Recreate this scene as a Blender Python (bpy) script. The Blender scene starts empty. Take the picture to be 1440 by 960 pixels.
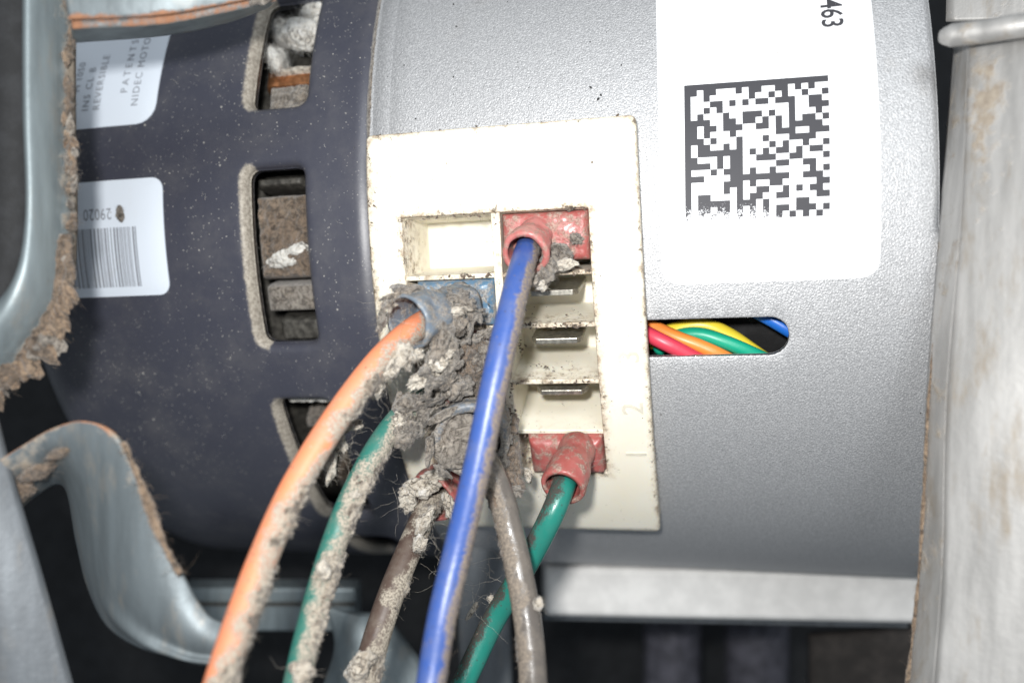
import bpy, bmesh, math, random
import numpy as np
from mathutils import Vector, noise as mnoise
from mathutils.geometry import delaunay_2d_cdt

random.seed(7); RNG = np.random.default_rng(7)
SC = bpy.context.scene
COL = SC.collection
MM = 0.001                      # everything below is laid out in millimetres

# ------------------------------------------------------------------ camera
F = 1100.0                      # focal length in pixels of a 1440 px wide frame
cam = bpy.data.cameras.new('Camera'); camo = bpy.data.objects.new('Camera', cam); COL.objects.link(camo)
camo.location = (0, 0, 0); camo.rotation_euler = (math.pi/2, 0, 0)
cam.sensor_width = 36; cam.lens = F/1440*36
cam.clip_start = 0.002; cam.clip_end = 10
cam.dof.use_dof = True; cam.dof.focus_distance = 0.106; cam.dof.aperture_fstop = 11.0
SC.camera = camo

# ------------------------------------------------------------------ world and lamps
w = bpy.data.worlds.new('World'); SC.world = w; w.use_nodes = True
w.node_tree.nodes['Background'].inputs[0].default_value = (0.80, 0.90, 1.0, 1)
w.node_tree.nodes['Background'].inputs[1].default_value = 0.20
def area(name, loc, target, size, power, col):
    l = bpy.data.lights.new(name, 'AREA'); l.shape = 'DISK'; l.size = size*MM; l.energy = power; l.color = col
    o = bpy.data.objects.new(name, l); COL.objects.link(o); o.location = Vector(loc)*MM
    o.rotation_euler = (Vector(target)-Vector(loc)).to_track_quat('-Z', 'Y').to_euler(); return o
area('phone_flash', (-9, -4, 13), (8, 106, 4), 8, 0.200, (1.0, 0.985, 0.96))
area('fill_lamp', (60, -260, 200), (0, 110, 0), 180, 0.7, (0.93, 0.97, 1.0))  # unseen soft fill above and behind the lens, for general brightness
SC.view_settings.view_transform = 'Standard'; SC.view_settings.look = 'None'
SC.view_settings.exposure = 0.10; SC.view_settings.gamma = 1.0
SC.render.engine = 'CYCLES'
SC.cycles.max_bounces = 6; SC.cycles.diffuse_bounces = 3; SC.cycles.glossy_bounces = 3
SC.cycles.use_denoising = True

# ------------------------------------------------------------------ geometry helpers
PSI, TAU = 0.201817, 0.0226816
AX = np.array([math.cos(PSI)*math.cos(TAU), -math.sin(PSI), math.cos(PSI)*math.sin(TAU)])   # motor shaft direction
CC = np.array([0, 179.835, 22.905])                                                       # a point on the shaft
E1 = np.array([0, -1.0, 0]); E1 -= AX*(E1@AX); E1 /= np.linalg.norm(E1)
E2 = np.cross(E1, AX)
D2R = math.pi/180

WARP = [False]
def S(u, th, r):
    """shaft coordinates (mm along the shaft, degrees around it, radius) -> mm"""
    u = np.asarray(u, float); th = np.asarray(th, float)
    if WARP[0]: u = u+np.clip((u-13)/19, 0, 1.2)*(-.8+1.5*(4.85-th)/51)     # the moulded block is not quite square
    th = th*D2R; r = np.asarray(r, float)
    return CC + u[..., None]*AX + (r*np.cos(th))[..., None]*E1 + (r*np.sin(th))[..., None]*E2
def P(x, y, Y):
    """a point Y mm in front of the lens, on the sight line of the survey mark x, y"""
    return np.array([(x-720)/F*Y, Y, -(y-480)/F*Y])

ORG = {}
def empty(name, loc=(0, 0, 0), label=None, cat=None, group=None):
    o = bpy.data.objects.new(name, None); COL.objects.link(o); o.empty_display_size = 0.005
    o.location = Vector(loc)*MM; ORG[o.name] = np.array(loc, float); tag(o, label, cat, group); return o
def tag(o, label=None, cat=None, group=None, kind=None):
    for k, v in (('label', label), ('category', cat), ('group', group), ('kind', kind)):
        if v: o[k] = v
    return o
def mk(name, V, Fc, mat, parent=None, smooth=True, attrs=None, mats=None, fmat=None, origin=None):
    V = np.asarray(V, float)
    org = ORG[parent.name] if parent else (np.array(origin, float) if origin is not None else V.mean(0))
    me = bpy.data.meshes.new(name)
    me.from_pydata(((V-org)*MM).tolist(), [], Fc if isinstance(Fc, list) else [list(map(int, q)) for q in Fc])
    for m in (mats or [mat]): me.materials.append(m)
    if fmat is not None: me.polygons.foreach_set('material_index', np.asarray(fmat, np.int32))
    me.polygons.foreach_set('use_smooth', [smooth]*len(me.polygons))
    for k, a in (attrs or {}).items():
        at = me.attributes.new(k, 'FLOAT', 'POINT'); at.data.foreach_set('value', np.asarray(a, np.float32))
    me.update()
    o = bpy.data.objects.new(name, me); COL.objects.link(o)
    if parent: o.parent = parent
    else: o.location = Vector(org)*MM
    ORG[o.name] = org
    return o
def sharp(o, deg=35):
    me = o.data; bm = bmesh.new(); bm.from_mesh(me)
    bmesh.ops.recalc_face_normals(bm, faces=bm.faces)
    for e in bm.edges:
        if len(e.link_faces) == 2 and e.calc_face_angle(0) > deg*D2R: e.smooth = False
    bm.to_mesh(me); bm.free(); return o
def bevel(o, wid, seg=2):
    m = o.modifiers.new('bevel', 'BEVEL'); m.width = wid*MM; m.segments = seg; m.limit_method = 'ANGLE'; m.angle_limit = 30*D2R; return o
def solid(o, t, off=-1):
    m = o.modifiers.new('thickness', 'SOLIDIFY'); m.thickness = t*MM; m.offset = off; m.use_even_offset = False; return o

def rrect(x0, x1, y0, y1, rad, n=5, step=2.0):
    """counter-clockwise rounded rectangle outline, sides sampled"""
    pts = []
    cs = [(x1-rad, y0+rad, -90), (x1-rad, y1-rad, 0), (x0+rad, y1-rad, 90), (x0+rad, y0+rad, 180)]
    for i, (cx, cy, a0) in enumerate(cs):
        arc = [(cx+rad*math.cos((a0+90*k/n)*D2R), cy+rad*math.sin((a0+90*k/n)*D2R)) for k in range(n+1)]
        pts += arc
        nx, ny, na = cs[(i+1) % 4]; q = (nx+rad*math.cos(na*D2R), ny+rad*math.sin(na*D2R)); p = arc[-1]
        L = math.hypot(q[0]-p[0], q[1]-p[1]); m = int(L/step)
        pts += [(p[0]+(q[0]-p[0])*k/(m+1), p[1]+(q[1]-p[1])*k/(m+1)) for k in range(1, m+1)]
    return np.array(pts)
def inside(poly, q):
    x, y = q[:, 0], q[:, 1]; c = np.zeros(len(q), bool); n = len(poly)
    for i in range(n):
        x0, y0 = poly[i]; x1, y1 = poly[(i+1) % n]
        if y0 == y1: continue
        c ^= ((y0 > y) != (y1 > y)) & (x < (x1-x0)*(y-y0)/(y1-y0)+x0)
    return c

def curved_sheet(R, ub, tb, holes=(), outer=None, rprof=None, du=3.0, da=2.0, ulines=()):
    """A sheet bent round the shaft. holes: dict(rect (u0,u1,t0,t1), rad, rings [(d,drop)], wall). t in degrees.
    outer: dict(rad, rings [(inset, drop)], wall) rounds off the outline. Returns verts(mm), faces, uv(u,arc), lip attr"""
    k = R*D2R
    us = sorted(set(list(np.linspace(ub[0], ub[1], max(2, int((ub[1]-ub[0])/du)+1)))+list(ulines)))
    as_ = np.linspace(tb[0]*k, tb[1]*k, max(2, int((tb[1]-tb[0])*k/da)+1))
    G = np.array([(x, y) for x in us for y in as_])
    pts, edges, drop, lipa = [], [], [], []
    keep = np.ones(len(G), bool); ringinfo = []
    def addring(poly, dr, lip):
        s = len(pts); n = len(poly)
        pts.extend(map(tuple, poly)); edges.extend([(s+i, s+(i+1) % n) for i in range(n)])
        drop.extend([dr]*n); lipa.extend([lip]*n); return s, n
    opoly = None
    if outer:
        r0 = outer['rad']
        for j, (d, dr) in enumerate(outer['rings']):
            poly = rrect(ub[0]+d, ub[1]-d, tb[0]*k+d, tb[1]*k-d, max(r0-d, .05), 5, da)
            s = addring(poly, dr, 0)
            if j == 0: opoly = poly; oring = s
            inn = poly
        keep &= inside(inn, G)
    hpolys = []
    for h in holes:
        u0, u1, t0, t1 = h['rect']
        for j, (d, dr) in enumerate(h['rings']):
            poly = rrect(u0-d, u1+d, t0*k-d, t1*k+d, h['rad']+d, 5, da)
            s, _n = addring(poly, dr, 1.0-d/max(h['rings'][-1][0], 1e-6))
            if j == 0: hpolys.append((poly, s, h))
        out = rrect(u0-d-.2, u1+d+.2, t0*k-d-.2, t1*k+d+.2, h['rad']+d+.2, 5, da)
        keep &= ~inside(out, G)
    g = G[keep]; n0 = len(pts)
    allp = pts+[tuple(q) for q in g]
    drop += [0]*len(g); lipa += [0]*len(g)
    vo, eo, fo, ov, oe, of = delaunay_2d_cdt([Vector(q) for q in allp], edges, [], 0, 1e-5)
    uv = np.array([tuple(v) for v in vo]); fo = np.array(fo)
    dr = np.zeros(len(uv)); lp = np.zeros(len(uv)); new = {}
    for i, o in enumerate(ov):
        if o:
            dr[i] = drop[o[0]]; lp[i] = lipa[o[0]]
            for q in o: new[q] = i
    cen = uv[fo].mean(1); ok = np.ones(len(fo), bool)
    if opoly is not None: ok &= inside(opoly, cen)
    for poly, s, h in hpolys: ok &= ~inside(poly, cen)
    ok &= (cen[:, 0] > ub[0]-.01) & (cen[:, 0] < ub[1]+.01) & (cen[:, 1] > tb[0]*k-.01) & (cen[:, 1] < tb[1]*k+.01)
    fo = fo[ok]
    rr = R+dr+(rprof(uv[:, 0]) if rprof else 0)
    V = S(uv[:, 0], uv[:, 1]/k, rr)
    faces = fo.tolist(); V = list(V); lp = list(lp); uvl = list(map(tuple, uv))
    def wall(s, n, depth, flip):
        idx = [new[s+i] for i in range(n)]; b = len(V)
        for i in idx:
            V.append(S(np.array(uv[i, 0]), np.array(uv[i, 1]/k), np.array(rr[i]-depth))); lp.append(lp[i]*.3); uvl.append(tuple(uv[i]))
        for i in range(n):
            j = (i+1) % n; q = [idx[i], idx[j], b+j, b+i]; faces.append(q[::-1] if flip else q)
        return list(range(b, b+n))
    loops = []
    for poly, s, h in hpolys:
        if h.get('wall'): loops.append(wall(s, len(poly), h['wall'], True))
    if outer and outer.get('wall'): wall(oring[0], oring[1], outer['wall'], False)
    return np.array(V), faces, np.array(uvl), np.array(lp), loops

def sbox(u0, u1, t0, t1, r0, r1, nu=2, nt=2):
    """closed block in shaft coordinates"""
    V, Fc = [], []; us = np.linspace(u0, u1, nu); ts = np.linspace(t0, t1, nt)
    for r in (r1, r0):
        for u in us:
            for t in ts: V.append(S(np.array(u), np.array(t), np.array(r)))
    I = lambda l, i, j: l*nu*nt+i*nt+j
    for i in range(nu-1):
        for j in range(nt-1):
            Fc.append([I(0, i, j), I(0, i+1, j), I(0, i+1, j+1), I(0, i, j+1)])
            Fc.append([I(1, i, j), I(1, i, j+1), I(1, i+1, j+1), I(1, i+1, j)])
    for i in range(nu-1):
        Fc.append([I(0, i, 0), I(1, i, 0), I(1, i+1, 0), I(0, i+1, 0)])
        Fc.append([I(0, i, nt-1), I(0, i+1, nt-1), I(1, i+1, nt-1), I(1, i, nt-1)])
    for j in range(nt-1):
        Fc.append([I(0, 0, j), I(0, 0, j+1), I(1, 0, j+1), I(1, 0, j)])
        Fc.append([I(0, nu-1, j), I(1, nu-1, j), I(1, nu-1, j+1), I(0, nu-1, j+1)])
    return np.array(V), Fc

def catmull(ctrl, n):
    c = np.array(ctrl, float); c = np.vstack([2*c[0]-c[1], c, 2*c[-1]-c[-2]]); out = []
    for i in range(1, len(c)-2):
        for t in np.linspace(0, 1, n, endpoint=False):
            a, b, d, e = c[i-1], c[i], c[i+1], c[i+2]
            out.append(.5*((2*b)+(-a+d)*t+(2*a-5*b+4*d-e)*t*t+(-a+3*b-3*d+e)*t**3))
    out.append(c[-2]); return np.array(out)
def resample(p, step):
    L = np.r_[0, np.cumsum(np.linalg.norm(np.diff(p, axis=0), axis=1))]
    s = np.linspace(0, L[-1], max(3, int(L[-1]/step)))
    return np.stack([np.interp(s, L, p[:, i]) for i in range(3)], 1), s
def frames(p):
    t = np.gradient(p, axis=0); t /= np.linalg.norm(t, axis=1)[:, None]
    n = np.cross(t, [0, 1.0, 0]); n /= np.linalg.norm(n, axis=1)[:, None]   # n: sideways across the view
    b = np.cross(n, t)                                                      # b: towards / away from the lens
    sg = np.ones(len(p))
    for i in range(1, len(p)): sg[i] = sg[i-1]*(1 if n[i]@n[i-1] > 0 else -1)
    n = n*sg[:, None]
    if n[:, 0].sum() < 0: n = -n                                            # n to the right
    b = np.cross(n, t)
    if b[:, 1].sum() > 0: b = -b                                            # b towards the camera
    return t, n, b
def tube(p, rad, seg=24, cap=True, rmod=None):
    t, n, b = frames(p); m = len(p); rad = np.broadcast_to(rad, m)
    an = np.arange(seg)*2*math.pi/seg
    rr = rad[:, None]*np.ones(seg) if rmod is None else rad[:, None]+rmod
    V = p[:, None]+rr[..., None]*(np.cos(an)[None, :, None]*n[:, None]+np.sin(an)[None, :, None]*b[:, None])
    V = V.reshape(-1, 3); i = np.arange(m-1)[:, None]*seg; j = np.arange(seg)[None]; j2 = (j+1) % seg
    Fc = np.stack([i+j, i+j2, i+seg+j2, i+seg+j], -1).reshape(-1, 4).tolist()
    if cap: Fc += [list(range(seg))[::-1], [(m-1)*seg+k for k in range(seg)]]
    return V, Fc, an

def fz(v, sc, oct_=4, seed=0.0):
    o = Vector((seed*17.3, seed*5.1, -seed*9.7))
    return np.array([mnoise.fractal(Vector(q)*sc+o, 1.0, 2.0, oct_) for q in v])

def merge(parts):
    V, Fc, b = [], [], 0
    for v, f in parts:
        if len(v) == 0: continue
        V.append(np.asarray(v)); Fc += [[i+b for i in q] for q in f]; b += len(v)
    return np.vstack(V), Fc

def fibres(pts, nrm, length=1.6, rad=.022, curl=.6, seg=4):
    """thin loose hairs growing from pts"""
    n = len(pts); d = nrm*.6+RNG.normal(size=(n, 3))*.8; d /= np.linalg.norm(d, axis=1)[:, None]
    L = length*RNG.lognormal(-.2, .6, n)
    p = np.array(pts, float); ring = []; tri = np.arange(3)*2*math.pi/3
    for k in range(seg+1):
        a = np.cross(d, [0.3, 1, .2]); a /= np.linalg.norm(a, axis=1)[:, None]+1e-9; bb = np.cross(d, a)
        r = rad*(1-.5*k/seg)
        ring.append(p[:, None]+r*(np.cos(tri)[None, :, None]*a[:, None]+np.sin(tri)[None, :, None]*bb[:, None]))
        p = p+d*(L/seg)[:, None]; d = d+RNG.normal(size=(n, 3))*curl; d /= np.linalg.norm(d, axis=1)[:, None]
    V = np.stack(ring, 1).reshape(-1, 3); m = (seg+1)*3
    base = (np.arange(n)*m)[:, None, None]; i = (np.arange(seg)*3)[None, :, None]; j = np.arange(3)[None, None]; j2 = (j+1) % 3
    Fc = np.stack([base+i+j, base+i+j2, base+i+3+j2, base+i+3+j], -1).reshape(-1, 4).tolist()
    return V, Fc

_ico = {}
def ico(sub):
    if sub not in _ico:
        bm = bmesh.new(); bmesh.ops.create_icosphere(bm, subdivisions=sub, radius=1)
        _ico[sub] = (np.array([v.co[:] for v in bm.verts]), [[v.index for v in f.verts] for f in bm.faces]); bm.free()
    return _ico[sub]
def clump(c, sx, sy, sz, rot=0, seed=1.0, sub=4, rough=.55, freq=1.1, hairs=60, hl=1.2):
    """a lump of matted lint: ragged body and loose hairs. sx, sz across the view, sy in depth (mm)"""
    v, f = ico(sub); d = 1+rough*fz(v, freq, 3, seed)
    if sub > 3: d = d-.30*rough*np.abs(fz(v+.25*fz(v, 2.2, 2, seed+5)[:, None], freq*3.2, 3, seed+3))+.10*rough*fz(v, freq*11, 3, seed+9)
    q = v*d[:, None]*np.array([sx, sy, sz]); cs, sn = math.cos(rot), math.sin(rot)
    q = np.stack([q[:, 0]*cs-q[:, 2]*sn, q[:, 1], q[:, 0]*sn+q[:, 2]*cs], 1)+np.asarray(c)
    out = [(q, f)]
    if hairs:
        ii = RNG.integers(0, len(q), hairs); nn = (q[ii]-np.asarray(c)); nn /= np.linalg.norm(nn, axis=1)[:, None]+1e-9
        out.append(fibres(q[ii], nn, hl, .015, .8))
    return merge(out)

def grid_sheet(A, B, nu, nv, bulge=0.0, toward=(0, -1, 0), extra=None):
    """a metal sheet spanned between two edge lines (lists of points), bowed by bulge mm"""
    a, _ = resample(catmull(A, 12), .01) if False else (catmull(A, 12), 0)
    b = catmull(B, 12)
    def rs(p):
        L = np.r_[0, np.cumsum(np.linalg.norm(np.diff(p, axis=0), axis=1))]; s = np.linspace(0, L[-1], nu)
        return np.stack([np.interp(s, L, p[:, i]) for i in range(3)], 1)
    a, b = rs(a), rs(b); t = np.linspace(0, 1, nv)
    V = a[:, None]*(1-t)[None, :, None]+b[:, None]*t[None, :, None]
    pr = (1-(2*t-1)**2)*bulge
    V = V+pr[None, :, None]*np.array(toward, float)
    if extra is not None: V = extra(V, t)
    I = np.arange(nu*nv).reshape(nu, nv)
    Fc = np.stack([I[:-1, :-1], I[1:, :-1], I[1:, 1:], I[:-1, 1:]], -1).reshape(-1, 4).tolist()
    T = np.broadcast_to(t, (nu, nv)).ravel(); Sx = np.broadcast_to(np.linspace(0, 1, nu)[:, None], (nu, nv)).ravel()
    return V.reshape(-1, 3), Fc, T, Sx

# ------------------------------------------------------------------ materials
class NT:
    def __init__(s, name):
        s.m = bpy.data.materials.new(name); s.m.use_nodes = True; s.t = s.m.node_tree; s.n = s.t.nodes
        s.b = s.n['Principled BSDF']; s.tc = s.n.new('ShaderNodeNewGeometry').outputs['Position']
    def put(s, sock, v):
        if hasattr(v, 'is_output'): s.t.links.new(v, sock)
        elif isinstance(v, (tuple, list)): sock.default_value = tuple(v)+((1,) if len(v) == 3 and len(sock.default_value) == 4 else ())
        else: sock.default_value = v
    def set(s, **k):
        for a, v in k.items(): s.put(s.b.inputs[a.replace('_', ' ')], v)
        return s
    def noise(s, mm, detail=3, rough=.55, dist=0, vec=None):
        n = s.n.new('ShaderNodeTexNoise'); n.inputs['Scale'].default_value = 1000/mm; n.inputs['Detail'].default_value = detail
        n.inputs['Roughness'].default_value = rough; n.inputs['Distortion'].default_value = dist; s.t.links.new(vec or s.tc, n.inputs['Vector']); return n.outputs['Fac']
    def voro(s, mm, out='Distance', rnd=1.0, vec=None):
        n = s.n.new('ShaderNodeTexVoronoi'); n.inputs['Scale'].default_value = 1000/mm; n.inputs['Randomness'].default_value = rnd
        s.t.links.new(vec or s.tc, n.inputs['Vector']); return n.outputs[out]
    def ramp(s, v, a, b, lo=0.0, hi=1.0):
        n = s.n.new('ShaderNodeMapRange'); n.interpolation_type = 'SMOOTHSTEP'; s.put(n.inputs[0], v)
        n.inputs[1].default_value = a; n.inputs[2].default_value = b; n.inputs[3].default_value = lo; n.inputs[4].default_value = hi; return n.outputs[0]
    def math(s, op, a, b=0.0, clamp=False):
        n = s.n.new('ShaderNodeMath'); n.operation = op; n.use_clamp = clamp; s.put(n.inputs[0], a); s.put(n.inputs[1], b); return n.outputs[0]
    def mix(s, f, a, b):
        n = s.n.new('ShaderNodeMix'); n.data_type = 'RGBA'; s.put(n.inputs[0], f); s.put(n.inputs[6], a); s.put(n.inputs[7], b); return n.outputs[2]
    def fmix(s, f, a, b):
        n = s.n.new('ShaderNodeMix'); n.data_type = 'FLOAT'; s.put(n.inputs[0], f); s.put(n.inputs[2], a); s.put(n.inputs[3], b); return n.outputs[0]
    def attr(s, name):
        n = s.n.new('ShaderNodeAttribute'); n.attribute_name = name; return n.outputs['Fac']
    def sep(s, v):
        n = s.n.new('ShaderNodeSeparateColor'); s.t.links.new(v, n.inputs[0]); return n.outputs
    def stretch(s, sc, rot=(0, 0, 0)):
        n = s.n.new('ShaderNodeMapping'); n.inputs['Scale'].default_value = sc; n.inputs['Rotation'].default_value = rot; s.t.links.new(s.tc, n.inputs[0]); return n.outputs[0]
    def bump(s, h, dist_mm, strength=1.0, nrm=None):
        n = s.n.new('ShaderNodeBump'); n.inputs['Distance'].default_value = dist_mm*MM; n.inputs['Strength'].default_value = strength
        s.put(n.inputs['Height'], h)
        if nrm is not None: s.t.links.new(nrm, n.inputs['Normal'])
        return n.outputs[0]
    def specks(s, mm, size, share, vec=None):
        """scattered round specks: cell size, speck radius (share of the cell), share of cells that carry one"""
        d = s.voro(mm, 'Distance', 1.0, vec); c = s.sep(s.voro(mm, 'Color', 1.0, vec))[0]
        return s.math('MULTIPLY', s.ramp(d, size, size*.45), s.math('LESS_THAN', c, share))

DUST = (0.40, 0.355, 0.29); DIRT = (0.09, 0.065, 0.045)

def m_silver():
    k = NT('silver_paint'); n = k.noise(.23, 2, .5); n2 = k.noise(.2, 2, .5)
    sp = k.specks(4.2, .05, .2); sm = k.ramp(k.noise(9, 4, .6), .60, .80, 0, .16)
    base = k.mix(k.ramp(n2, .35, .7), (.35, .355, .365), (.53, .535, .545))
    base = k.mix(sm, base, (.36, .32, .27)); base = k.mix(sp, base, (.05, .045, .04))
    k.set(Base_Color=base, Metallic=k.fmix(sp, .42, 0), Roughness=k.ramp(n, .3, .7, .44, .6), Normal=k.bump(n, .13, .9)); return k.m
def m_navy():
    k = NT('navy_paint'); sp = k.specks(.9, .13, .42); sp2 = k.specks(.42, .19, .30); sp3 = k.specks(2.6, .08, .25)  # pale dust specks; the finest also paint in glints of the coating
    den = k.ramp(k.noise(16, 4, .6), .34, .62, .22, 1)
    d = k.math('MULTIPLY', k.math('MAXIMUM', k.math('MAXIMUM', sp, sp2), sp3), den)
    lip = k.attr('dust'); lm = k.ramp(k.math('ADD', lip, k.math('MULTIPLY', k.noise(.7, 5, .7), .8)), .62, 1.02)
    film = k.ramp(k.noise(8, 6, .7), .40, .8, 0, .22)
    base = k.mix(film, (.046, .048, .066), (.20, .19, .18)); base = k.mix(d, base, (.55, .53, .48)); base = k.mix(k.math('MULTIPLY', lm, .9), base, k.mix(k.ramp(k.noise(.5, 4, .7), .35, .65), (.24, .21, .17), (.44, .40, .335)))
    h = k.math('ADD', k.math('MULTIPLY', k.noise(.5, 2), .25), k.math('MULTIPLY', lm, k.noise(.25, 4)))
    k.set(Base_Color=base, Roughness=k.fmix(lm, .42, .95), Normal=k.bump(h, .12, .6), Coat_Weight=.3, Coat_Roughness=.42); return k.m
def m_cream():
    k = NT('cream_plastic'); dirt = k.attr('dirt'); n = k.noise(1.5, 6, .72); nf = k.noise(.22, 3, .6)
    st = k.ramp(k.math('ADD', dirt, k.math('MULTIPLY', k.math('SUBTRACT', n, .5), 1.9)), .42, .85)
    st = k.math('MULTIPLY', st, k.ramp(nf, .25, .55, .35, 1))
    sp = k.math('MAXIMUM', k.math('MAXIMUM', k.specks(1.3, .10, .20), k.specks(3.4, .075, .30)), k.specks(.6, .15, .10)); sp = k.math('MAXIMUM', sp, k.math('MULTIPLY', k.ramp(k.math('ADD', k.noise(.9, 5, .75), k.math('MULTIPLY', dirt, .3)), .70, .78), .8))
    yel = k.ramp(k.noise(9, 3), .35, .75, 0, .5)
    base = k.mix(yel, (.79, .755, .65), (.76, .705, .56)); halo = k.ramp(k.math('ADD', dirt, k.math('MULTIPLY', k.math('SUBTRACT', n, .5), 1.3)), .15, .7, 0, .42); base = k.mix(halo, base, (.46, .34, .215)); base = k.mix(k.math('MULTIPLY', st, .72), base, (.21, .14, .085)); base = k.mix(sp, base, (.10, .075, .05))
    k.set(Base_Color=base, Roughness=k.fmix(st, .46, .9), Subsurface_Weight=.3, Subsurface_Radius=(.0016, .0012, .0007), Normal=k.bump(k.math('ADD', k.math('MULTIPLY', nf, .2), st), .07, .5)); return k.m
def m_paper(name='label_paper', c=(.80, .81, .83)):
    k = NT(name); sm = k.ramp(k.noise(6, 4, .6), .62, .85, 0, .25); sp = k.specks(2.3, .06, .10)
    base = k.mix(sm, c, (.55, .50, .42)); base = k.mix(sp, base, (.2, .17, .14))
    k.set(Base_Color=base, Roughness=.42); return k.m
def m_ink(name, c, worn=False):
    k = NT(name)
    base = c
    if worn:
        wear = k.attr('worn'); n = k.noise(.22, 4, .7); f = k.ramp(k.math('ADD', wear, n), .93, 1.0)
        base = k.mix(f, c, (.80, .81, .83))
    k.set(Base_Color=base, Roughness=.55, Specular_IOR_Level=.3); return k.m
def m_wire(name, c, gloss=.35, c2=None, dustc=DUST, amp=.9):
    k = NT(name); d = k.attr('dust'); n = k.noise(1.6, 5, .65); nf = k.noise(.28, 3, .6)
    f = k.ramp(k.math('ADD', d, k.math('ADD', k.math('MULTIPLY', k.math('SUBTRACT', n, .5), amp), k.math('MULTIPLY', k.math('SUBTRACT', nf, .5), .55))), .10, .52)
    f = k.math('MULTIPLY', f, k.ramp(nf, .25, .55, .45, 1))
    film = k.ramp(k.noise(2.6, 5, .66), .36, .72, .06, .6); sp = k.specks(1.0, .12, .3); blk = k.math('MULTIPLY', k.specks(.8, .19, .35), .75)
    base = k.mix(film, c, c2 or tuple(.5*a+.32*b for a, b in zip(c, DUST))); base = k.mix(blk, base, (.06, .05, .045)); base = k.mix(k.math('MAXIMUM', f, sp), base, k.mix(k.ramp(nf, .35, .65), tuple(.55*x for x in dustc), dustc))
    k.set(Base_Color=base, Roughness=k.fmix(f, gloss, .95), Normal=k.bump(k.math('ADD', k.math('MULTIPLY', k.noise(.7, 4), .45), k.math('MULTIPLY', f, nf)), .12, .6)); return k.m
def m_vinyl(name, c, dusty=.4, sss=.15):
    k = NT(name); n = k.noise(1.3, 5, .68); nf = k.noise(.25, 3); f = k.ramp(n, .62-.2*dusty, .80-.2*dusty, 0, .9); sp = k.specks(.55, .16, .25)
    base = k.mix(k.ramp(k.noise(2.2, 2), .4, .7, 0, .35), c, tuple(min(1, x*1.3+.06) for x in c)); base = k.mix(k.math('MULTIPLY', k.math('MAXIMUM', f, sp), .8), base, k.mix(k.ramp(nf, .35, .65), (.17, .135, .105), DUST))
    k.set(Base_Color=base, Roughness=k.fmix(f, .32, .9), Subsurface_Weight=sss, Subsurface_Radius=(.0014, .0006, .0005), Normal=k.bump(k.math('ADD', k.math('MULTIPLY', n, .5), k.math('MULTIPLY', f, nf)), .15, .5)); return k.m
def m_galv(name, c=(.40, .455, .475), dusty=.0, rustc=(.40, .20, .11)):
    k = NT(name); d = k.attr('dust'); r = k.attr('rust'); n = k.noise(2.4, 5, .66); sp = k.noise(2.0, 4, .6, 0, k.stretch((1, 1, .12)))
    base = k.mix(k.ramp(sp, .3, .7), tuple(x*.82 for x in c), tuple(x*1.12 for x in c))
    base = k.mix(k.ramp(k.noise(3.5, 5, .7, 0, k.stretch((1, 1, .3))), .5, .75, 0, .35+dusty), base, (.30, .26, .21))
    fr = k.ramp(k.math('ADD', r, k.math('MULTIPLY', k.math('SUBTRACT', n, .5), 1.5)), .45, .75)
    fd = k.ramp(k.math('ADD', d, k.math('MULTIPLY', k.math('SUBTRACT', n, .5), 1.5)), .45, .80)
    base = k.mix(fr, base, k.mix(k.noise(.8, 4), (.20, .10, .06), rustc)); base = k.mix(fd, base, k.mix(k.noise(.9, 4), (.16, .125, .095), DUST))
    ff = k.math('MAXIMUM', fr, fd)
    k.set(Base_Color=base, Metallic=k.fmix(ff, .45, 0), Roughness=k.fmix(ff, .50, .95), Normal=k.bump(k.math('ADD', k.math('MULTIPLY', k.noise(1.0, 3), .3), k.math('MULTIPLY', ff, n)), .25, .5)); return k.m
def m_lint(name, c=(.40, .365, .31), lo=(.13, .105, .085), mm=1.3):
    k = NT(name); n = k.noise(mm, 6, .68, 1.6); nf = k.noise(.30, 4, .65, 2.5); nb = k.noise(4.0, 3, .5)
    base = k.mix(k.ramp(n, .34, .62), lo, c); base = k.mix(k.ramp(nf, .50, .72, 0, .45), base, tuple(min(.8, x*1.35) for x in c))
    base = k.mix(k.ramp(nb, .45, .75, 0, .35), base, (.30, .235, .17))
    vn = k.math('ABSOLUTE', k.math('SUBTRACT', k.noise(2.6, 4, .6, 1.8), .5)); vein = k.math('MULTIPLY', k.ramp(vn, .035, .008), k.ramp(nb, .35, .55)); base = k.mix(k.math('MULTIPLY', vein, .85), base, (.035, .028, .022))
    pt = k.ramp(k.noise(3.1, 4, .6, 1.2), .60, .72, 0, .55); base = k.mix(pt, base, tuple(min(.75, x*1.7) for x in c))
    k.set(Base_Color=base, Roughness=1.0, Normal=k.bump(k.math('ADD', nf, k.math('MULTIPLY', n, 1.5)), .12, .7), Subsurface_Weight=.25, Subsurface_Radius=(.0006, .0005, .0004), Specular_IOR_Level=.1, Sheen_Weight=.3, Sheen_Roughness=.6); return k.m
def m_plain(name, c, rough=.6, metal=0.0, mm=3, var=.35, bump=.1):
    k = NT(name); n = k.noise(mm, 5, .62)
    k.set(Base_Color=k.mix(k.ramp(n, .35, .7), tuple(x*(1-var) for x in c), tuple(min(1, x*(1+var)) for x in c)), Roughness=rough, Metallic=metal, Normal=k.bump(n, bump, .5)); return k.m

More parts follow.
